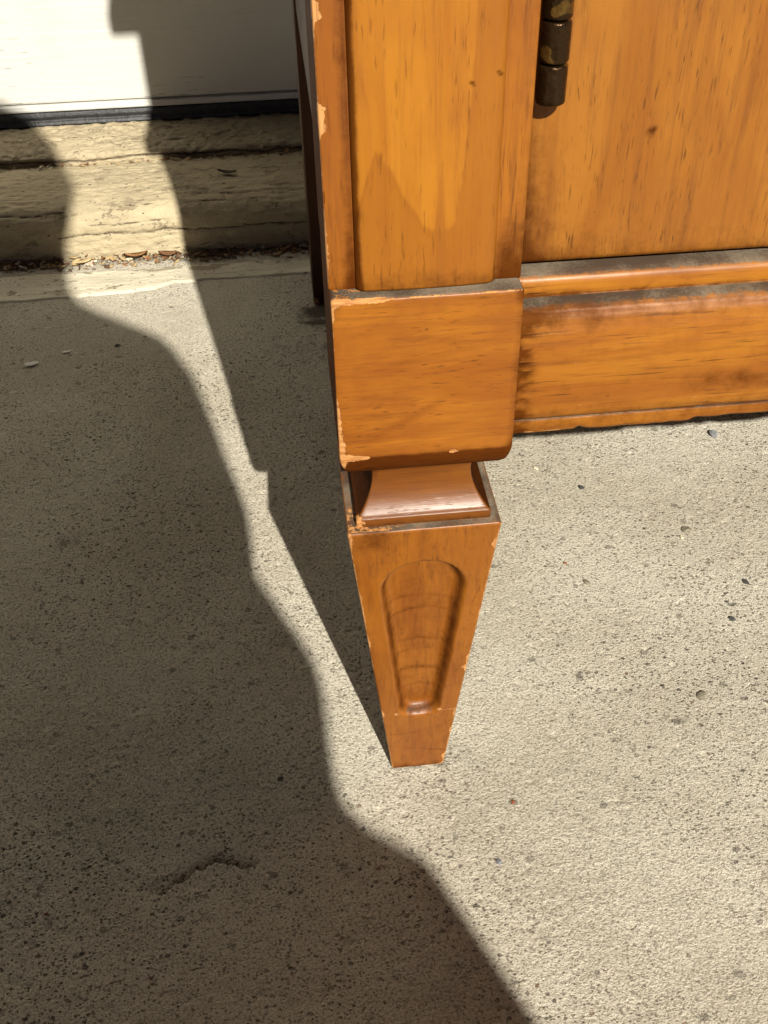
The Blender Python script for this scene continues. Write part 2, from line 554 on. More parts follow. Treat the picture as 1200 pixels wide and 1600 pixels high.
def crack_lines(X, S, lines):
    """sum of grooves; S = arc coordinate along the profile"""
    g = 0
    for s0, x0, x1, wv, dep, seed in lines:
        c = s0 + .004 * fbm(X, X * 0, 32, 6, seed)
        win = sstep(x0, x0 + .01, X) * sstep(x1, x1 - .01, X)
        g = g + win * dep * np.exp(-((S - c) / wv) ** 2)
    return g


def step_mesh(name, prof, step, lines, rag, seed):
    P = np.array(dens(prof, step))
    ds = np.concatenate([[0], np.cumsum(np.hypot(*np.diff(P, axis=0).T))])
    T = np.gradient(P, axis=0); T /= np.linalg.norm(T, axis=1)[:, None]
    NY, NZ = -T[:, 1], T[:, 0]          # left of travel; prof runs bottom->top->back so outward is (-,+)

    def disp(X, Y, Z):
        S = np.repeat(ds[:, None], X.shape[1], 1)
        d = .0013 * fbm(X, S, 22, 3, seed) + .0009 * fbm(X * .2, S, 300, 3, seed + 2) + .0010 * fbm(X, S * 1.5, 150, 4, seed + 5) * rag
        d = d - crack_lines(X, S, lines)
        return X, Y + d * NY[:, None], Z + d * NZ[:, None]

    def grime_shade(X, Y, Z):
        S = np.repeat(ds[:, None], X.shape[1], 1)
        return .9 * np.clip(crack_lines(X, S, [(a, b, c, w * 1.3, 1, e) for a, b, c, w, dd, e in lines]), 0, 1) + .38 * sstep(.014, .0, S) + .3 * sstep(ds[-1] - .03, ds[-1], S) * (name == 'lower_step')
    return sweep_x(name, P, XS, disp, {'grime_shade': grime_shade})


sill = empty('door_sill', (0, .61, 0))
tag(sill, 'weathered cream painted two-step wooden sill under the white door', 'door sill')
lower = [(.6135, -.01), (.6125, .0), (.6120, .026), (.6125, .0335), (.6150, .0385), (.6190, .0425), (.6260, .0462), (.6380, .0480), (.66, .0482), (.69, .0470), (.715, .0448), (.735, .0415), (.760, .0405)]
lo = link('lower_step', step_mesh('lower_step', lower, .0016, [(.0335, -.26, -.02, .0009, .0022, 3), (.043, -.23, -.15, .0007, .0016, 6), (.0555, -.34, -.24, .0008, .0018, 9), (.072, -.11, .02, .0008, .0018, 12), (.061, -.2, -.06, .0006, .001, 15), (.115, -.2, -.1, .0005, .0008, 19)], 1.2, 2), M_SILL, sill)
upper = [(.742, .034), (.7405, .0380), (.7385, .0440), (.7390, .0485), (.7420, .0508), (.748, .0518), (.77, .0532), (.80, .0552), (.84, .0560)]
up = link('upper_step', step_mesh('upper_step', upper, .0015, [(.012, -.6, .4, .0012, .0022, 23), (.04, -.26, -.1, .0006, .0012, 27), (.055, -.33, -.2, .0006, .001, 29)], 2.6, 31), M_SILL2, sill)
for o in (lo, up):
    o.matrix_parent_inverse = Matrix.Translation((0, -.61, 0))


def strip():
    n = len(XS)
    rows = np.linspace(0, 1, 30)
    fr = .5415 + .003 * fbm(XS, XS * 0, 14, 4, 4) + .0022 * fbm(XS, XS * 0, 90, 3, 9)
    fr = fr + np.interp(XS, [-.4, -.30, -.262, -.255, -.19, -.165, -.15, -.1, .05], [-.006, -.004, -.003, -.002, .0, .003, .012, .013, .014])
    bk = .586 + .004 * fbm(XS, XS * 0, 16, 4, 14) + .0018 * fbm(XS, XS * 0, 110, 3, 19)
    X = np.repeat(XS[None], 30, 0)
    Y = fr[None] + (bk - fr)[None] * rows[:, None]
    edge = np.minimum(Y - fr[None], bk[None] - Y)
    Z = .0036 * sstep(0, .0022, edge) + .0007 * fbm(X, Y, 60, 3, 41) * sstep(0, .004, edge) - .0016
    c = crack_lines(X, Y, [(.551, -.27, -.2, .0007, .0018, 44), (.566, -.13, -.03, .0006, .001, 47)])
    Z -= c
    return mesh('cream_strip', np.column_stack([X.ravel(), Y.ravel(), Z.ravel()]), grid_faces(n, 30), True, {'grime_shade': (.8 * np.clip(c / .0016, 0, 1)).ravel()})


tag(link('caulk_strip', strip(), M_STRIP), 'ragged cream caulk strip lying on concrete before the sill', 'caulk strip')

# ------------------------------------------------------------------ white door; narrow width and dark surround made up to cut bounce
gd = empty('door', (0, .815, .056))
tag(gd, 'white embossed door with black rubber seal along its bottom', 'door')
TI = Matrix.Translation((0, -.815, -.056))
DX0, DX1 = -.72, .32  # made-up entry-door width, kept narrow so less light bounces off


def gpart(name, me, mat, parent=gd):
    o = link(name, me, mat, parent)
    if parent is gd:
        o.matrix_parent_inverse = TI
    return o


gpart('door_leaf', boxm('door_leaf', DX0, DX1, .8150, .855, .0765, 2.10, .0025, 2), M_DOORP)
for px0, px1 in ((DX0 + .13, (DX0 + DX1) / 2 - .05), ((DX0 + DX1) / 2 + .05, DX1 - .13)):
    for pz0, pz1 in ((.34, .95), (1.10, 1.94)):
        gpart('raised_field', boxm('raised_field', px0, px1, .8085, .8200, pz0, pz1, .005, 2), M_DOORP)
knb = link('door_knob', lathe('round_knob', [(0, .025), (.004, .025), (.006, .012), (.03, .012), (.036, .022), (.048, .027), (.058, .022), (.062, .006)], 24, 'Y'), M_HINGE, gd)
knb.matrix_parent_inverse = TI
knb.location = (DX0 + .07, .8152, 1.0)


def seal_disp(X, Y, Z):
    return X, Y + .0012 * fbm(X, X * 0, 9, 3, 5), Z + .0012 * fbm(X, X * 0, 12, 3, 8) * (Z < .066)


gpart('bottom_retainer', sweep_x('bottom_retainer', dens([(.832, .0688), (.8135, .0690), (.8120, .0698), (.8120, .0725), (.8128, .0735), (.8120, .0745), (.8122, .0752), (.8145, .0758), (.84, .0760)], .002), np.linspace(DX0, DX1, 80)), M_RET)
gpart('rubber_seal', sweep_x('rubber_seal', dens([(.84, .0545), (.8105, .0545), (.8075, .0570), (.8085, .0595), (.8105, .0615), (.8098, .0650), (.8112, .0687), (.84, .0689)], .0012), XS[(XS > DX0) & (XS < DX1)], seal_disp), M_RUB)
fr = empty('added_door_frame', (0, .8, 0))
tag(fr, 'added dark brown frame, out of view, narrowing the white door against bounce light', 'door frame')
FI = Matrix.Translation((0, -.8, 0))
for nm, a in (('jamb', (DX0 - .11, DX0 - .004, .795, .90, .0575, 2.105)), ('jamb', (DX1 + .004, DX1 + .11, .795, .90, .0575, 2.105)), ('lintel', (DX0 - .11, DX1 + .11, .795, .90, 2.108, 2.22))):
    o = link(nm, boxm(nm, *a, .004), M_TRIM, fr)
    o.matrix_parent_inverse = FI
for (a, b, z0, z1), lb in (((-4, DX0 - .143, -.02, 2.9), 'unseen board house wall left of the white door, made dark to cut bounce light'), ((DX1 + .143, 4, -.02, 2.9), 'unseen board house wall right of the white door, made dark to cut bounce light'), ((DX0 - .140, DX1 + .140, 2.223, 2.9), 'unseen board house wall above the white door, made dark to cut bounce light')):
    hw = empty('house_wall', ((a + b) / 2, .85, max(z0, 0)))
    tag(hw, lb, 'wall', 'house walls around the white door')
    WI = Matrix.Translation((-(a + b) / 2, -.85, -max(z0, 0)))
    z = z0
    while z < z1 - .02:
        zt = min(z + .165, z1)
        o = link('board', mesh('board', [(a, .826, z), (b, .826, z), (b, .842, zt), (a, .842, zt), (a, .99, z), (b, .99, z), (b, .99, zt), (a, .99, zt)],
                               [(0, 1, 2, 3), (5, 4, 7, 6), (4, 0, 3, 7), (1, 5, 6, 2), (3, 2, 6, 7), (4, 5, 1, 0)], False), M_WALL, hw)
        o.matrix_parent_inverse = WI
        z += .167

# ------------------------------------------------------------------ cabinet
cab = empty('cabinet', (0, 0, 0))
tag(cab, 'honey brown wooden cabinet on tapered legs with chipped edges', 'cabinet')
W = .80                                     # distance between the post centres
CYB = .0314                                 # post centre line depth


def leg_front():
    """the front corner: block, neck, foot, post, raised panel (meshes at x = 0)"""
    H = .0314
    # block
    prof = [(.2040, .0210), (.2050, .0255), (.2062, .0282), (.2080, .0297), (.2105, .0306), (.2130, .0312), (.2146, .03135)]
    prof += [(z, H) for z in np.linspace(.2152, .2772, 60)] + [(.2777, .03115), (.2780, .0306), (.2781, .0302)]
    V, Fc, side, nu = loft(prof, 0, CYB, 46, .0007)
    x, y, z = V.T
    hw = np.interp(z, [.2133, .222, .234, .240, .246, .262, .270, .2775], [.0048, .0040, .0030, .0012, .0007, .0008, .0009, .0020])
    dist = np.hypot(np.maximum(x + H, 0), np.maximum(y, 0) * 2)
    wear = np.clip(1 - dist / hw, 0, 1)
    tw = np.interp(x, [-.032, -.029, -.018, -.013, -.008, -.003, .002, .006, .014, .02, .032], [.0030, .0034, .0026, .0022, .0008, .0009, .0018, .0009, .0008, .0012, .0008])
    wear = np.maximum(wear, np.clip(1 - np.hypot(.278 - z, np.maximum(y, 0)) / tw, 0, 1) * (y < .006))
    bw = np.interp(x, [-.032, -.027, -.0235, -.02, .008, .010, .012, .032], [.0045, .0034, .0020, .0003, .0003, .0014, .0003, .0003])
    wear = np.maximum(wear, np.clip(1 - np.hypot((z - .2148), np.maximum(y, 0)) / bw, 0, 1) * (y < .006))
    grime_shade = .75 * sstep(.2158, .2135, z) + (.42 * sstep(.0270, .0314, x) + .22 * sstep(-.0265, -.0314, x) + .25 * sstep(.2725, .278, z) + .22 * sstep(.222, .215, z)) * sstep(.01, 0, y)
    grime_shade = np.maximum(grime_shade, .95 * (side >= 3) * (wear < .05))  # left face painted dark, its shade put into the colour
    figure = .75 * np.exp(-((z - .2230 - .55 * (x + .020)) / .0022) ** 2) * sstep(-.026, -.018, x) * sstep(.012, .0, x) * (y < .002) + .5 * np.exp(-((z - .262 + .12 * x) / .0016) ** 2) * sstep(-.008, .0, x) * sstep(.016, .008, x)
    me_b = mesh('post_block', V, Fc, True, {'wear': wear, 'grime_shade': grime_shade, 'figure': figure})
    # neck
    prof = [(.1755, .0262), (.1764, .0262), (.1802, .0262), (.1808, .0259), (.1811, .0253)]
    for t in np.linspace(0, 1, 36)[1:]:
        hw_ = .0190 + (.0063 * ((.60 - t) / .60) ** 2.1 if t < .60 else .0070 * ((t - .60) / .40) ** 2)
        prof.append((.1811 + .0262 * t, hw_))
    V, Fc, side, nu = loft(prof, 0, CYB, 34, .0007)
    x, y, z = V.T
    dist = np.hypot(np.maximum(x + .0262, 0), np.maximum(y - .0052, 0))
    wear = np.clip(1 - dist / np.interp(z, [.176, .184, .1885, .19], [.0060, .0052, .0014, .0]).clip(1e-4), 0, 1)
    grime_shade = .55 * sstep(.181, .178, z) + .45 * (x < -.017) * (y > .012) * sstep(.19, .2, z)
    grime_shade = np.maximum(grime_shade, .8 * ((side == 3) | (side == 1)))  # side faces of the neck painted dark, as if shaded
    me_n = mesh('leg_neck', V, Fc, True, {'wear': wear, 'grime_shade': grime_shade})
    # foot
    zs = np.concatenate([[0, .0006, .0014], np.linspace(.003, .1755, 150), [.1762, .1767, .1770]])
    hb, ht = .0131, .0301
    prof = []
    for q in zs:
        h = hb + (ht - hb) * q / .177
        if q < .0014: h -= .0006 * (1 - q / .0014)
        if q > .1762: h -= .0006 * (q - .1762) / .0008
        prof.append((q, h))
    V, Fc, side, nu = loft(prof, 0, CYB, 60, .0009)
    x, y, z = V.T
    u = np.where((side == 0) | (side == 2), x, y - CYB)
    nrm = np.array([(0, 1), (-1, 0), (0, -1), (1, 0)])        # inward
    r1, r2 = .0178, .0102
    z1, z2 = .1405, .0580
    hgt = z1 - z2
    # uneven capsule distance with p measured from the narrow end
    pu = np.abs(u); pz = z - z2
    b = (r2 - r1) / hgt
    a = math.sqrt(1 - b * b)
    k = -b * pu + a * pz
    d = np.where(k < 0, (pu ** 3 + np.abs(pz) ** 3) ** (1 / 3.) - r2, np.where(k > a * hgt, np.hypot(pu, pz - hgt) - r1, pu * a + pz * b - r2))
    depth = .0060 * np.clip(-d / .0040, 0, 1) ** .75 - .0002 * np.exp(-(d / .0012) ** 2)
    isface = (side == np.floor(side))
    si = side.astype(int)
    V[:, 0] += np.where(isface, nrm[si, 0] * depth, 0)
    V[:, 1] += np.where(isface, nrm[si, 1] * depth, 0)
    hz = hb + (ht - hb) * z / .177
    dl = np.hypot(np.maximum(x + hz, 0), np.maximum(y - (CYB - hz), 0))
    dr = np.hypot(np.maximum(hz - x, 0), np.maximum(y - (CYB - hz), 0))
    ew = .0009 + .0012 * (fbm(z, z * 0, 90, 3, 3) + .1)
    spots = [(.048, .0026), (.0835, .0030), (.0905, .0016), (.1655, .0026), (.0085, .0030), (.0325, .0012)]
    er = ew + sum(s * np.exp(-((z - c) / .0028) ** 2) for c, s in spots)
    elw = ew + .0026 * sstep(.166, .177, z) + sum(s * np.exp(-((z - c) / .003) ** 2) for c, s in [(.1075, .0022), (.1395, .0012), (.0515, .0018)])
    wear = np.maximum(np.clip(1 - dl / elw, 0, 1), np.clip(1 - dr / er, 0, 1))
    wear = np.maximum(wear, np.clip(1 - z / np.interp(x, [-.013, 0, .008, .013], [.0012, .0012, .002, .006]), 0, 1) * (y < CYB))
    split = np.abs(z - .0500 - .0006 * vn(x, x * 0, 500, 5))
    wear = np.maximum(wear, .95 * np.clip(1 - split / .0011, 0, 1) * sstep(.0070, .0085, x) * (y < CYB - .01))
    wear = np.maximum(wear, .95 * np.clip(1 - np.hypot(x + .0108, z - .0500) / .0022, 0, 1) * (y < CYB - .01))
    wear = np.maximum(wear, .8 * np.clip(1 - np.hypot(x - .0098, z - .0515) / .0022, 0, 1) * (y < CYB - .01))
    zr = z + 22 * x * x + .0016 * vn(x, z, 130, 7)
    rings = sum(q * np.exp(-((zr - c0) / w0) ** 2) for c0, w0, q in ((.1315, .0012, .42), (.1225, .0008, .5), (.1010, .0013, .45), (.0935, .0007, .3), (.0795, .0014, .5), (.0660, .0012, .4))) * .45 * (d < -.003) + .20 * (d < -.0035)
    rings = rings + (.4 * np.exp(-((z - .0335 - .25 * x - 14 * x * x) / .0008) ** 2) + .3 * np.exp(-((z - .018 + .3 * x) / .0008) ** 2)) * (d > .001)
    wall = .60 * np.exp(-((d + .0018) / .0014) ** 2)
    grime_shade = rings + wall + .45 * sstep(.160, .172, z) * np.exp(-((x + .02) / .010) ** 2) + .22 * sstep(.03, 0, z) + .35 * sstep(.006, 0, z)
    me_f = mesh('tapered_foot', V, Fc, True, {'wear': wear, 'grime_shade': grime_shade})
    # post
    zt = .62
    yc = (.0077 + .0627) / 2; hy = (.0627 - .0077) / 2
    prof = [(.2776, .0314, hy - .0003)] + [(q, .0317, hy) for q in np.concatenate([np.linspace(.2785, .42, 150), np.linspace(.43, zt, 20)])]
    V, Fc, side, nu = loft(prof, 0, yc, 34, .0008)
    x, y, z = V.T
    dl = np.hypot(np.maximum(x + .0317, 0), np.maximum(y - .0077, 0))
    ew = .0007 + .0010 * (fbm(z, z * 0, 120, 3, 13) + .1) + .0042 * np.exp(-((z - .3620) / .0023) ** 6) + .0044 * np.exp(-((z - .3332) / .0040) ** 6) + .0008 * sstep(.312, .296, z) * sstep(.283, .29, z)
    wear = np.clip(1 - dl / ew, 0, 1)
    grime_shade = .5 * np.exp(-((x + .0238) / .0022) ** 2) * (y < .02) + .45 * np.exp(-((x - .026) / .004) ** 2) * sstep(.315, .285, z) + .30 * sstep(.300, .279, z) + .28 * sstep(.025, .0317, x)
    grime_shade = np.maximum(grime_shade, .85 * (side >= 3) * (wear < .05))  # shade of the post's left face painted into its colour
    me_p = mesh('corner_post', V, Fc, True, {'wear': wear, 'grime_shade': grime_shade})
    # raised panel: convex front
    n = 41
    t = np.linspace(-1, 1, n)
    qa = np.linspace(0, math.pi / 2, 9)
    ex = .0192 + .0037 * np.sin(qa); ey = .0050 + .0034 * (1 - np.cos(qa))
    fx = np.linspace(-.0192, .0192, 55)
    cxn = np.concatenate([[-.0229], -ex[::-1], fx[1:-1], ex, [.0229]])
    cyn = np.concatenate([[.0105], ey[::-1], .0050 - .0006 * (1 - (fx[1:-1] / .0192) ** 2), ey, [.0105]])
    zz = np.concatenate([[.2783, .2790], np.linspace(.280, .42, 170), [.5, .612]])
    X = np.repeat(cxn[None], len(zz), 0); Y = np.repeat(cyn[None], len(zz), 0); Zz = np.repeat(zz[:, None], len(cxn), 1)
    V = np.column_stack([X.ravel(), Y.ravel(), Zz.ravel()])
    Fc = [tuple(f) for f in grid_faces(len(cxn), len(zz))] + [tuple(range(len(cxn)))[::-1]]
    x, y, z = V.T
    grime_shade = .95 * sstep(-.0196, -.0224, x) + .42 * sstep(.289, .279, z) + .3 * sstep(.021, .0229, x) * sstep(.31, .29, z)
    # the long tongue-shaped darker figure in the veneer
    zb = np.interp(x, [-.0229, -.018, -.0155, -.0075, -.0015, .004, .0085, .0105, .0125, .0135, .0229], [.300, .316, .3235, .3105, .299, .2965, .299, .315, .340, .370, .400]) + .003 * fbm(x, z * .1, 260, 3, 6)
    figure = .75 * sstep(zb + .003, zb - .002, z) + .38 * np.exp(-((z - zb + .0005) / .0016) ** 2) * (z < .335)
    for ax, az in ((.0126, .3420), (.0205, .3442)):
        grime_shade = grime_shade + .9 * np.exp(-((x - ax) / .0013) ** 2 - ((z - az + .5 * (x - ax)) / .0008) ** 2)
    me_r = mesh('raised_panel', V, Fc, True, {'grime_shade': grime_shade, 'figure': figure})
    return me_b, me_n, me_f, me_p, me_r


mb, mn, mf, mp, mr = leg_front()
for cx in (0, W):
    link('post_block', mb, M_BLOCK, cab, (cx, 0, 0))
    link('leg_neck', mn, M_NECK, cab, (cx, 0, 0))
    link('tapered_foot', mf, M_FOOT, cab, (cx, 0, 0))
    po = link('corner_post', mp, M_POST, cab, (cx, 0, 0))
    link('raised_panel', mr, M_PANEL, po)

# bottom rail with its bead
rail_prof = [(.030, .2128), (.0105, .2128), (.0090, .2136), (.0085, .2148), (.0084, .2193), (.0094, .2198), (.0094, .2202), (.0078, .2207), (.0070, .2222),
             (.0056, .232), (.0047, .242), (.0045, .250), (.0052, .257), (.0064, .2620), (.0078, .2648), (.0094, .2662), (.0112, .2668), (.0136, .2671)]
bead_prof = [(.0136, .2664), (.0143, .2674), (.0142, .2688), (.0144, .2716), (.0150, .2730), (.0162, .2740), (.0180, .2744), (.032, .2747), (.032, .2664)]
RX = np.concatenate([np.arange(.0316, .17, .0011), np.linspace(.172, W - .0316, 80)])


def rail_disp(X, Y, Z):
    low = sstep(.2165, .2135, Z) * (Y < .012)
    rag = np.maximum(0, fbm(X, X * 0, 70, 4, 6) - .12) * .006 + .0005 * fbm(X, X * 0, 300, 2, 16)
    rag = rag + .0012 * sstep(.10, .102, X) * sstep(.16, .15, X)
    return X, Y, Z + low * rag


def rail_grime(X, Y, Z):
    g = .62 * sstep(.0420, .0318, X) * (.8 + 1.1 * fbm(X * .6, Z * 1.6, 420, 3, 4)) + .45 * sstep(.252, .262, Z) * sstep(.075, .036, X) * (.6 + vn(X, Z, 120, 9))
    g = g + .30 * np.exp(-((Z - .2335) / .005) ** 2) * sstep(.085, .105, X) * (.7 + 1.2 * vn(X, Z, 90, 12)) + .75 * np.exp(-((Z - .2200) / .0005) ** 2)
    return g + .14 + .22 * sstep(.228, .221, Z) + .25 * sstep(.255, .265, Z)


def rail_wear(X, Y, Z):
    w = .55 * np.exp(-((Z - .2140) / .0010) ** 2) * (Y < .0105) * sstep(-.1, .35, fbm(X, X * 0, 60, 3, 26))
    for ax, az, s in ((.058, .2235, .0011), (.0565, .2262, .0008), (.0995, .2262, .0009), (.053, .2455, .0009), (.112, .2215, .0010)):
        w = np.maximum(w, .72 * np.exp(-((X - ax) / (s * 1.8)) ** 2 - ((Z - az) / (s * .7)) ** 2))
    return w


link('bottom_rail', sweep_x('bottom_rail', dens(rail_prof, .0010), RX, rail_disp, {'grime_shade': rail_grime, 'wear': rail_wear}), M_RAIL, cab)
link('bead_moulding', sweep_x('bead_moulding', dens(bead_prof, .0008), RX, None, {'grime_shade': lambda X, Y, Z: .3 * sstep(.06, .033, X) + .6 * np.exp(-((Z - .2672) / .0008) ** 2) + .2 * (vn(X, Z, 120, 3) > .15)}), M_RAIL, cab)


# doors
def door_mesh(name, x0, x1):
    n = 130
    xs = np.concatenate([[x0, x0 + .0004, x0 + .0010], np.linspace(x0 + .002, min(x0 + .14, x1 - .05), 80), np.linspace(min(x0 + .15, x1 - .04), x1, 10)])
    zz = np.concatenate([[.2762, .2765, .2770], np.linspace(.278, .42, 80), np.linspace(.43, .610, 10)])
    X, Z = np.meshgrid(xs, zz)
    e = np.minimum(np.minimum(X - x0, x1 - X), Z - .2762)
    Y = .0205 + .0009 * (1 - sstep(0, .0012, e)) + .0003 * fbm(X, Z, 12, 2, 5)
    nx, nz = len(xs), len(zz)
    V = np.column_stack([X.ravel(), Y.ravel(), Z.ravel()])
    Bk = V.copy(); Bk[:, 1] = .040
    k = len(V)
    Fc = [tuple(f) for f in grid_faces(nx, nz)] + [tuple(f[::-1] + k) for f in grid_faces(nx, nz)]
    loop = list(range(nx)) + [i * nx + nx - 1 for i in range(1, nz)] + [(nz - 1) * nx + i for i in range(nx - 2, -1, -1)] + [i * nx for i in range(nz - 2, 0, -1)]
    for a, b in zip(loop, loop[1:] + loop[:1]):
        Fc.append((b, a, a + k, b + k))
    g = .34 * np.exp(-(X - x0) / .012) * sstep(.36, .30, Z) + .42 * np.exp(-(Z - .2762) / .009) + .30 * np.exp(-(X - x0) / .005)
    g = g + 1.0 * np.exp(-((X - .0732) / .0016) ** 2 - ((Z - .3191) / .0018) ** 2)
    return mesh(name, np.vstack([V, Bk]), Fc, True, {'grime_shade': np.concatenate([g.ravel(), g.ravel() * 0])})


mid = (W) / 2
d1 = link('cabinet_door', door_mesh('cabinet_door', .0334, mid - .001), M_DOOR, cab)
d2 = link('cabinet_door', door_mesh('cabinet_door_b', mid + .001, W - .0334), M_DOOR, cab)


knob = lathe('door_knob', [(0, .006), (.008, .005), (.012, .008), (.016, .012), (.021, .012), (.025, .008), (.0265, .002)], 24, 'Y')
for dr, kx in ((d1, mid - .03), (d2, mid + .03)):
    link('door_knob', knob, M_HINGE, dr, (kx, .0203, .45))


def knuckle_mesh(h, r=.0045):
    return lathe('hinge_knuckle', [(0, r * .86), (.00025, r * .96), (.0007, r)] + [(q, r) for q in np.linspace(.002, h - .002, 6)] + [(h - .0007, r), (h - .00025, r * .96), (h, r * .86)], 28)


km = knuckle_mesh(.0115)
cap = lathe('hinge_cap', [(-.0010, .0004), (-.0009, .0018), (-.0006, .0030), (-.0002, .0036), (.0004, .0038)], 28)
pin = lathe('hinge_pin', [(0, .0024), (.0655, .0024)], 16)
leaf = boxm('hinge_leaf', .0006, .0030, -.004, .006, .0005, .064, .0003)
for hx in (.0386, W - .0386):
    for hz in (.3312, .5200):
        h = link('hinge', lathe('hinge_pin', [(0, .0026), (.0595, .0026)], 16), M_HINGE, cab, (hx, .0163, hz))
        for k in range(5):
            q = link('hinge_knuckle', km, M_HINGE, h, (0, 0, k * .0120))
            q.rotation_euler = (0, 0, k * 1.9)
        link('hinge_cap', cap, M_HINGE, h, (0, 0, .0002))
        c2 = link('hinge_cap', cap, M_HINGE, h, (0, 0, .0593)); c2.rotation_euler = (math.pi, 0, 0)

# upper works, out of frame
link('waist_moulding', boxm('waist_moulding', -.0425, W + .0425, -.006, .0700, .6165, .640, .004, 3), M_RAIL, cab)
link('frieze', boxm('frieze', -.0300, W + .0300, .0090, .4900, .6405, .7745, .001), M_BLOCK, cab)
link('cabinet_top', boxm('cabinet_top', -.052, W + .052, -.016, .535, .775, .797, .004, 3), M_PANEL, cab)
# carcass
rl = dens([(0., .0), (.0, .6160)], .02)
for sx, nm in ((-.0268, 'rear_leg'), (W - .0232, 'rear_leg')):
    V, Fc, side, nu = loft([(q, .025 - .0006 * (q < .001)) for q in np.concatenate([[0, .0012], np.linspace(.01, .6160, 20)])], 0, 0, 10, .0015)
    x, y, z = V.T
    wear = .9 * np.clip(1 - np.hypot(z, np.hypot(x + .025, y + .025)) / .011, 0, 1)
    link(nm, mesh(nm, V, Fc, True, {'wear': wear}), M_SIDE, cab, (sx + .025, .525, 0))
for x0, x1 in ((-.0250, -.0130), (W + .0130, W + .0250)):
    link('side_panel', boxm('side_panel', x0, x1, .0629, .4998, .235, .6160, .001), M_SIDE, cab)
link('back_panel', boxm('back_panel', .0240, W - .0240, .5350, .5450, .235, .6160, .001), M_RAW, cab)
link('floor_board', boxm('floor_board', -.0125, W + .0125, .0632, .4990, .2365, .2520, .001), M_RAW, cab)
link('floor_board', boxm('floor_board_b', .0330, W - .0330, .0320, .0630, .2365, .2520, .001), M_RAW, cab)

# ------------------------------------------------------------------ loose stones, flakes and leaf litter
rs = np.random.RandomState(11)


def stone(seed, size, flat, squash):
    r = np.random.RandomState(seed)
    bm = bmesh.new()
    bmesh.ops.create_icosphere(bm, subdivisions=2, radius=1)
    pl = [(Vector(r.normal(size=3)).normalized(), r.uniform(.55, .9)) for _ in range(9)]
    for v in bm.verts:
        for nn, dd in pl:
            k = v.co.dot(nn)
            if k > dd:
                v.co -= nn * (k - dd)
        v.co = Vector((v.co.x * size * squash, v.co.y * size / squash, v.co.z * size * flat))
    me = bpy.data.meshes.new('pebble')
    bm.to_mesh(me); bm.free()
    return me


def pmat(name, c):
    return plain(name, c, .8, 0, .3, 500, .0003, 900)


P_BLUE = pmat('blue grey stone', (.20, .20, .215)); P_DARK = pmat('dark stone', (.05, .047, .045)); P_OLIVE = pmat('olive brown stone', (.19, .165, .115))
P_PALE = pmat('pale stone', (.58, .52, .38)); P_RED = pmat('rusty stone', (.25, .085, .035))
for i, (x, y, s, m, lab) in enumerate((
        (.2466, .2737, .0050, P_BLUE, 'angular blue grey pebble just below the cabinet rail'),
        (.1383, .2272, .0030, P_DARK, 'small black pebble right of the leg neck'),
        (.1943, .1770, .0044, P_OLIVE, 'largest olive brown pebble on the sunlit concrete'),
        (.1890, .1705, .0020, P_PALE, 'tiny pale chip touching the olive brown pebble'),
        (.1191, .1382, .0030, P_OLIVE, 'round tan pebble on the concrete right of the carved foot'),
        (.1580, .0452, .0040, P_OLIVE, 'mottled brown pebble at lower right on the concrete'),
        (.2138, .1264, .0030, P_DARK, 'dark pebble nearest the right edge of the picture'),
        (.1950, .0980, .0025, P_DARK, 'small dark pebble below the one at the right edge'),
        (.1130, .2515, .0024, P_PALE, 'pale cream pebble just right of the post block'),
        (.1195, .2480, .0020, P_OLIVE, 'small brown pebble beside the pale cream one'),
        (.1101, .1564, .0018, P_RED, 'tiny rusty pebble on the concrete right of the leg'),
        (-.0700, .0193, .0019, P_DARK, 'small dark pebble in the shadow left of the foot tip'),
        (.0309, -.0394, .0022, P_BLUE, 'grey pebble in sunlight in front of the foot'),
        (.0440, -.0080, .0017, P_RED, 'reddish pebble in the sunlight before the foot'),
        (-.1904, .4534, .0030, P_DARK, 'black pebble lying in the shadow near the cream strip'))):
    s *= .82
    o = link('pebble', stone(40 + i, s, .5, rs.uniform(.75, 1.3)), m, None, (x, y, s * .14))
    o.rotation_euler = (0, 0, rs.uniform(0, 6))
    tag(o, lab, 'pebble', 'loose pebbles on the concrete')


def flake(seed, L, Wd, curl):
    r = np.random.RandomState(seed)
    nu, nv = 7, 4
    V = []; t = .00025
    for lay in (0, 1):
        for j in range(nv):
            for i in range(nu):
                u = i / (nu - 1) * 2 - 1; v = j / (nv - 1) * 2 - 1
                wv = (1 - abs(u) ** 2.2) * .9 + .1
                V.append((u * L + r.normal() * L * .04, v * Wd * wv, curl * (u * u + .6 * v * v) * L + (t if lay else 0)))
    f = grid_faces(nu, nv)
    Fc = [tuple(q[::-1]) for q in f] + [tuple(q + nu * nv) for q in f]
    k = nu * nv
    loop = list(range(nu)) + [i * nu + nu - 1 for i in range(1, nv)] + [(nv - 1) * nu + i for i in range(nu - 2, -1, -1)] + [i * nu for i in range(nv - 2, 0, -1)]
    Fc += [(a, b, b + k, a + k) for a, b in zip(loop, loop[1:] + loop[:1])]
    return V, Fc


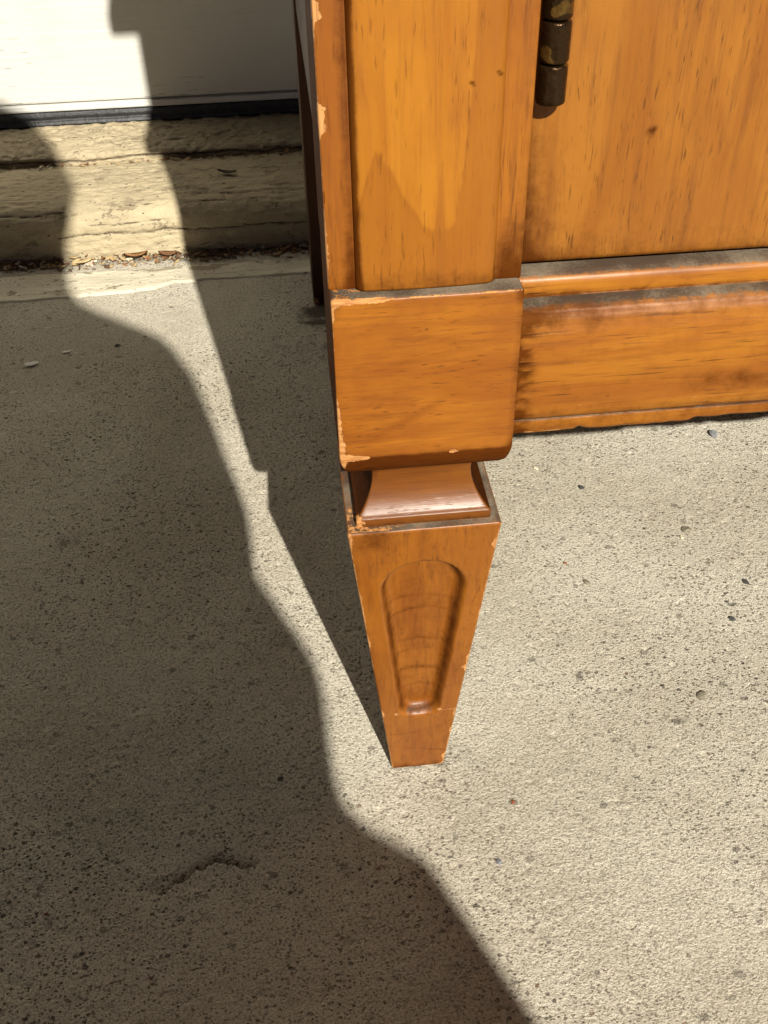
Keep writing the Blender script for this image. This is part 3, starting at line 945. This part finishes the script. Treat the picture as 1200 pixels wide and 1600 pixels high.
L_ORA = plain('dry orange leaf', (.27, .13, .045), .7, 0, .35, 300); L_BRN = plain('dry brown leaf', (.16, .075, .03), .75, 0, .35, 300)
L_STR = plain('straw chip', (.50, .38, .20), .75, 0, .25, 300); L_DRK = plain('dark dry leaf', (.045, .03, .02), .8, 0, .3, 300); P_WHT = plain('white paint chip', (.6, .58, .52), .6, 0, .1, 200)
for i, (x, y, z, L, Wd, rz, ml, lab, cat) in enumerate((
        (-.1850, .6020, .0060, .0105, .0042, .15, L_ORA, 'curled orange dry leaf in the litter at the sunlit sill foot', 'leaf'),
        (-.1560, .6030, .0050, .0090, .0040, -.2, L_BRN, 'curled brown dry leaf at the shadow edge by the sill', 'leaf'),
        (-.2330, .6010, .0045, .0085, .0032, .5, L_STR, 'straw coloured chip at left end of the sunlit litter', 'chip'),
        (-.0975, .6760, .0490, .0090, .0040, -.3, L_DRK, 'dark dry leaf scrap lying on the lower sill step', 'leaf'),
        (-.2300, .4480, .0012, .0040, .0016, .3, P_WHT, 'small white paint chip on shaded concrete', 'paint chip'),
        (-.2560, .4330, .0012, .0062, .0026, .25, P_WHT, 'larger white paint chip at the left edge on shaded concrete', 'paint chip'))):
    V, Fc = flake(i + 3, L, Wd, .22 if cat == 'leaf' else .06)
    o = link('dry_leaf' if cat == 'leaf' else ('wood_chip' if cat == 'chip' else 'paint_chip'), mesh('flake', V, Fc), ml, None, (x, y, z))
    o.rotation_euler = (rs.uniform(-.2, .2) - .1, 0, rz)
    tag(o, lab, cat)


def litter():
    V = []; Fc = []; A = []
    r = np.random.RandomState(5)
    for i in range(900):
        x = r.uniform(-.42, -.02)
        dn = .004 + .010 * r.rand()
        back = r.rand() < .16
        y = (.7345 - r.rand() * .008) if back else .6105 - abs(r.normal()) * .0085
        z = (.0425 if back else .0010) + r.rand() * (.002 if back else .0045 * math.exp(-(.6105 - y) / .006))
        L = (.0009 + .0034 * r.rand() ** 2) * (1.5 if r.rand() < .10 else 1); Wd = L * r.uniform(.2, .6)
        fv, ff = flake(i + 100, L, Wd, r.uniform(-.2, .35))
        m = Matrix.Translation((x, y, z)) @ Matrix.Rotation(r.uniform(0, 6.3), 4, 'Z') @ Matrix.Rotation(r.uniform(-.6, .6), 4, 'X') @ Matrix.Rotation(r.uniform(-.4, .4), 4, 'Y')
        k = len(V)
        V += [tuple(m @ Vector(v)) for v in fv]
        Fc += [tuple(np.array(q) + k) for q in ff]
        A += [r.rand()] * len(fv)
    g = G('mixed leaf litter')
    a = g.attr('tone')
    c = g.mix(g.ramp(a, .3, .34), (.10, .055, .028), (.40, .29, .15))
    c = g.mix(g.ramp(a, .62, .66), c, (.25, .11, .04))
    c = g.mix(g.ramp(a, .86, .88), c, (.56, .50, .40))
    g.set(Base_Color=c, Roughness=.8)
    return link('leaf_litter', mesh('leaf_litter', V, Fc, True, {'tone': A}), g.m)


tag(litter(), 'crumbs of dry leaves and wood swept against the sill', 'litter', kind='stuff')


# ------------------------------------------------------------------ the photographer, kneeling behind the camera (out of frame, casts the big soft shadow)
def sl(s, l, H):
    """s across the sunlight, l along it, H up -> world"""
    return Vector((s * LY + l * LX, -s * LX + l * LY, H))


def skin(name, joints, edges, mat, parent=None, voxel=.007, smooth=4):
    """one continuous body surface grown around tapered limbs between joints"""
    P = [(sl(*j[:3]) if len(j) == 4 else Vector(j[0]), j[-1]) for j in joints]
    t = bmesh.new()
    bmesh.ops.create_icosphere(t, subdivisions=2, radius=1)
    ball = [v.co.copy() for v in t.verts]
    t.free()
    V = []; Fc = []
    for a, b in edges:
        bm = bmesh.new()
        for p, r in (P[a], P[b]):
            for c in ball:
                bm.verts.new(p + c * r)
        bmesh.ops.convex_hull(bm, input=bm.verts[:])
        bmesh.ops.recalc_face_normals(bm, faces=bm.faces[:])
        bm.verts.index_update()
        k = len(V)
        V += [v.co.copy() for v in bm.verts]
        Fc += [tuple(v.index + k for v in f.verts) for f in bm.faces]
        bm.free()
    used = sorted({i for f in Fc for i in f})
    mp_ = {i: n for n, i in enumerate(used)}
    me = mesh(name, [V[i] for i in used], [tuple(mp_[i] for i in f) for f in Fc])
    o = link(name, me, mat, parent)
    md = o.modifiers.new('remesh', 'REMESH')
    md.mode = 'VOXEL'
    md.voxel_size = voxel
    md.use_smooth_shade = True
    if smooth:
        sm = o.modifiers.new('smooth', 'SMOOTH')
        sm.iterations = smooth
        sm.factor = .5
    return o


M_SKIN = plain('skin', (.45, .27, .19), .55, 0, .08, 60)
M_JACK = plain('dark navy jacket cloth', (.035, .04, .06), .9, 0, .2, 200, .001, 500)
M_JEAN = plain('faded denim', (.08, .11, .17), .9, 0, .2, 300, .001, 700)
M_SHOE = plain('dark grey shoe', (.03, .03, .03), .7, 0, .2, 100)
M_HAIR = plain('dark brown hair', (.035, .02, .012), .6, 0, .3, 300, .002, 400)
M_PHONE = plain('black phone glass', (.01, .01, .012), .15, 0, .05, 10)


def C3(a, b, c):
    return CAM + RR * a + UU * b - F * c


per = empty('person', sl(-.2, -.7, 0))
tag(per, 'kneeling person in a dark jacket whose soft shadow covers the left of the concrete', 'person')
PI = Matrix.Translation(-sl(-.2, -.7, 0))
body_j = [(-.14, -.84, .46, .10), (-.175, -.78, .62, .10), (-.200, -.70, .76, .10), (-.195, -.63, .855, .060), (-.195, -.605, .925, .059), (-.200, -.565, 1.000, .078), (-.205, -.568, 1.070, .079), (-.207, -.570, 1.090, .070),
          (-.130, -.655, .795, .05), (-.090, -.56, .605, .036), (C3(.040, -.075, .050), .024), (-.33, -.62, .80, .05), (-.34, -.52, .585, .04), (C3(-.080, -.085, .050), .024),
          (-.115, -.82, .44, .085), (-.045, -.63, .10, .058), (.0, -.98, .06, .04), (-.235, -.82, .44, .085), (-.30, -.52, .47, .06), (-.30, -.56, .08, .04), (-.30, -.44, .035, .035), (.0, -1.04, .03, .035)]
body_e = [(0, 1), (1, 2), (2, 3), (3, 4), (4, 5), (5, 6), (6, 7), (2, 8), (8, 9), (9, 10), (2, 11), (11, 12), (12, 13), (0, 14), (14, 15), (15, 16), (0, 17), (17, 18), (18, 19), (19, 20), (16, 21)]
for side, w in ((1, 10), (-1, 13)):
    ex = .017 if side > 0 else -.057                      # the phone's edge on this side
    pj = len(body_j)
    body_j.append((C3(ex + side * .018, -.070, .022), .017)); body_e.append((w, pj))
    for k in range(4):                                     # fingers wrap behind the phone (away from the lens)
        b = -.045 - .017 * k
        q = len(body_j)
        body_j += [(C3(ex + side * .013, b, .004 - .001 * k), .0085), (C3(ex + side * .004, b - .002, -.0005), .0078), (C3(ex - side * (.010 - .002 * k), b - .004, .0), .0070)]
        body_e += [(pj, q), (q, q + 1), (q + 1, q + 2)]
    q = len(body_j)
    body_j += [(C3(ex + side * .010, -.058, .028), .0095), (C3(ex - side * .012, -.040, .027), .008)]
    body_e += [(pj, q), (q, q + 1)]
body = skin('body', body_j, body_e, M_SKIN, per, .0035, 2)
jk_j = [(-.104, -.84, .512, .125), (-.176, -.77, .640, .150), (-.205, -.70, .76, .125), (-.195, -.635, .860, .070), (-.190, -.62, .905, .058), (-.122, -.655, .803, .072), (-.088, -.56, .605, .048), (C3(.046, -.082, .075), .032),
        (-.33, -.62, .79, .070), (-.345, -.52, .585, .048), (C3(-.088, -.095, .075), .032), (-.22, -.82, .55, .105)]
jk = skin('jacket', jk_j, [(0, 11), (11, 1), (1, 2), (2, 3), (3, 4), (3, 5), (2, 5), (5, 6), (6, 7), (3, 8), (2, 8), (8, 9), (9, 10)], M_JACK, per, .009, 2)
tr_j = [(-.15, -.85, .45, .120), (-.115, -.82, .44, .100), (-.045, -.63, .105, .068), (.0, -.95, .07, .052), (-.24, -.82, .44, .100), (-.30, -.52, .465, .068), (-.30, -.56, .12, .050)]
trz = skin('trousers', tr_j, [(0, 1), (1, 2), (2, 3), (0, 4), (4, 5), (5, 6)], M_JEAN, per, .009, 2)
for nm, jj in (('shoe', [(-.30, -.575, .055, .05), (-.30, -.50, .045, .045), (-.30, -.40, .035, .035)]), ('shoe', [(.0, -.99, .075, .045), (.0, -1.03, .065, .045), (.0, -1.02, .03, .03)])):
    o = skin(nm, jj, [(0, 1), (1, 2)], M_SHOE, per, .008, 2)
    o.matrix_parent_inverse = PI
hair = skin('hair', [(-.200, -.590, 1.015, .087), (-.209, -.590, 1.092, .081)], [(0, 1)], M_HAIR, per, .007, 2)
for o in (body, jk, trz, hair):
    o.matrix_parent_inverse = PI
ph = link('phone', boxm('phone', -.035, .035, -.07, .07, -.0037, .0037, .003, 3), M_PHONE)
pm = Matrix((RR, UU, -F)).transposed().to_4x4()
pm.translation = C3(-.020, -.055, .0135)
ph.matrix_world = pm
tag(ph, 'black phone held by the kneeling person', 'phone')
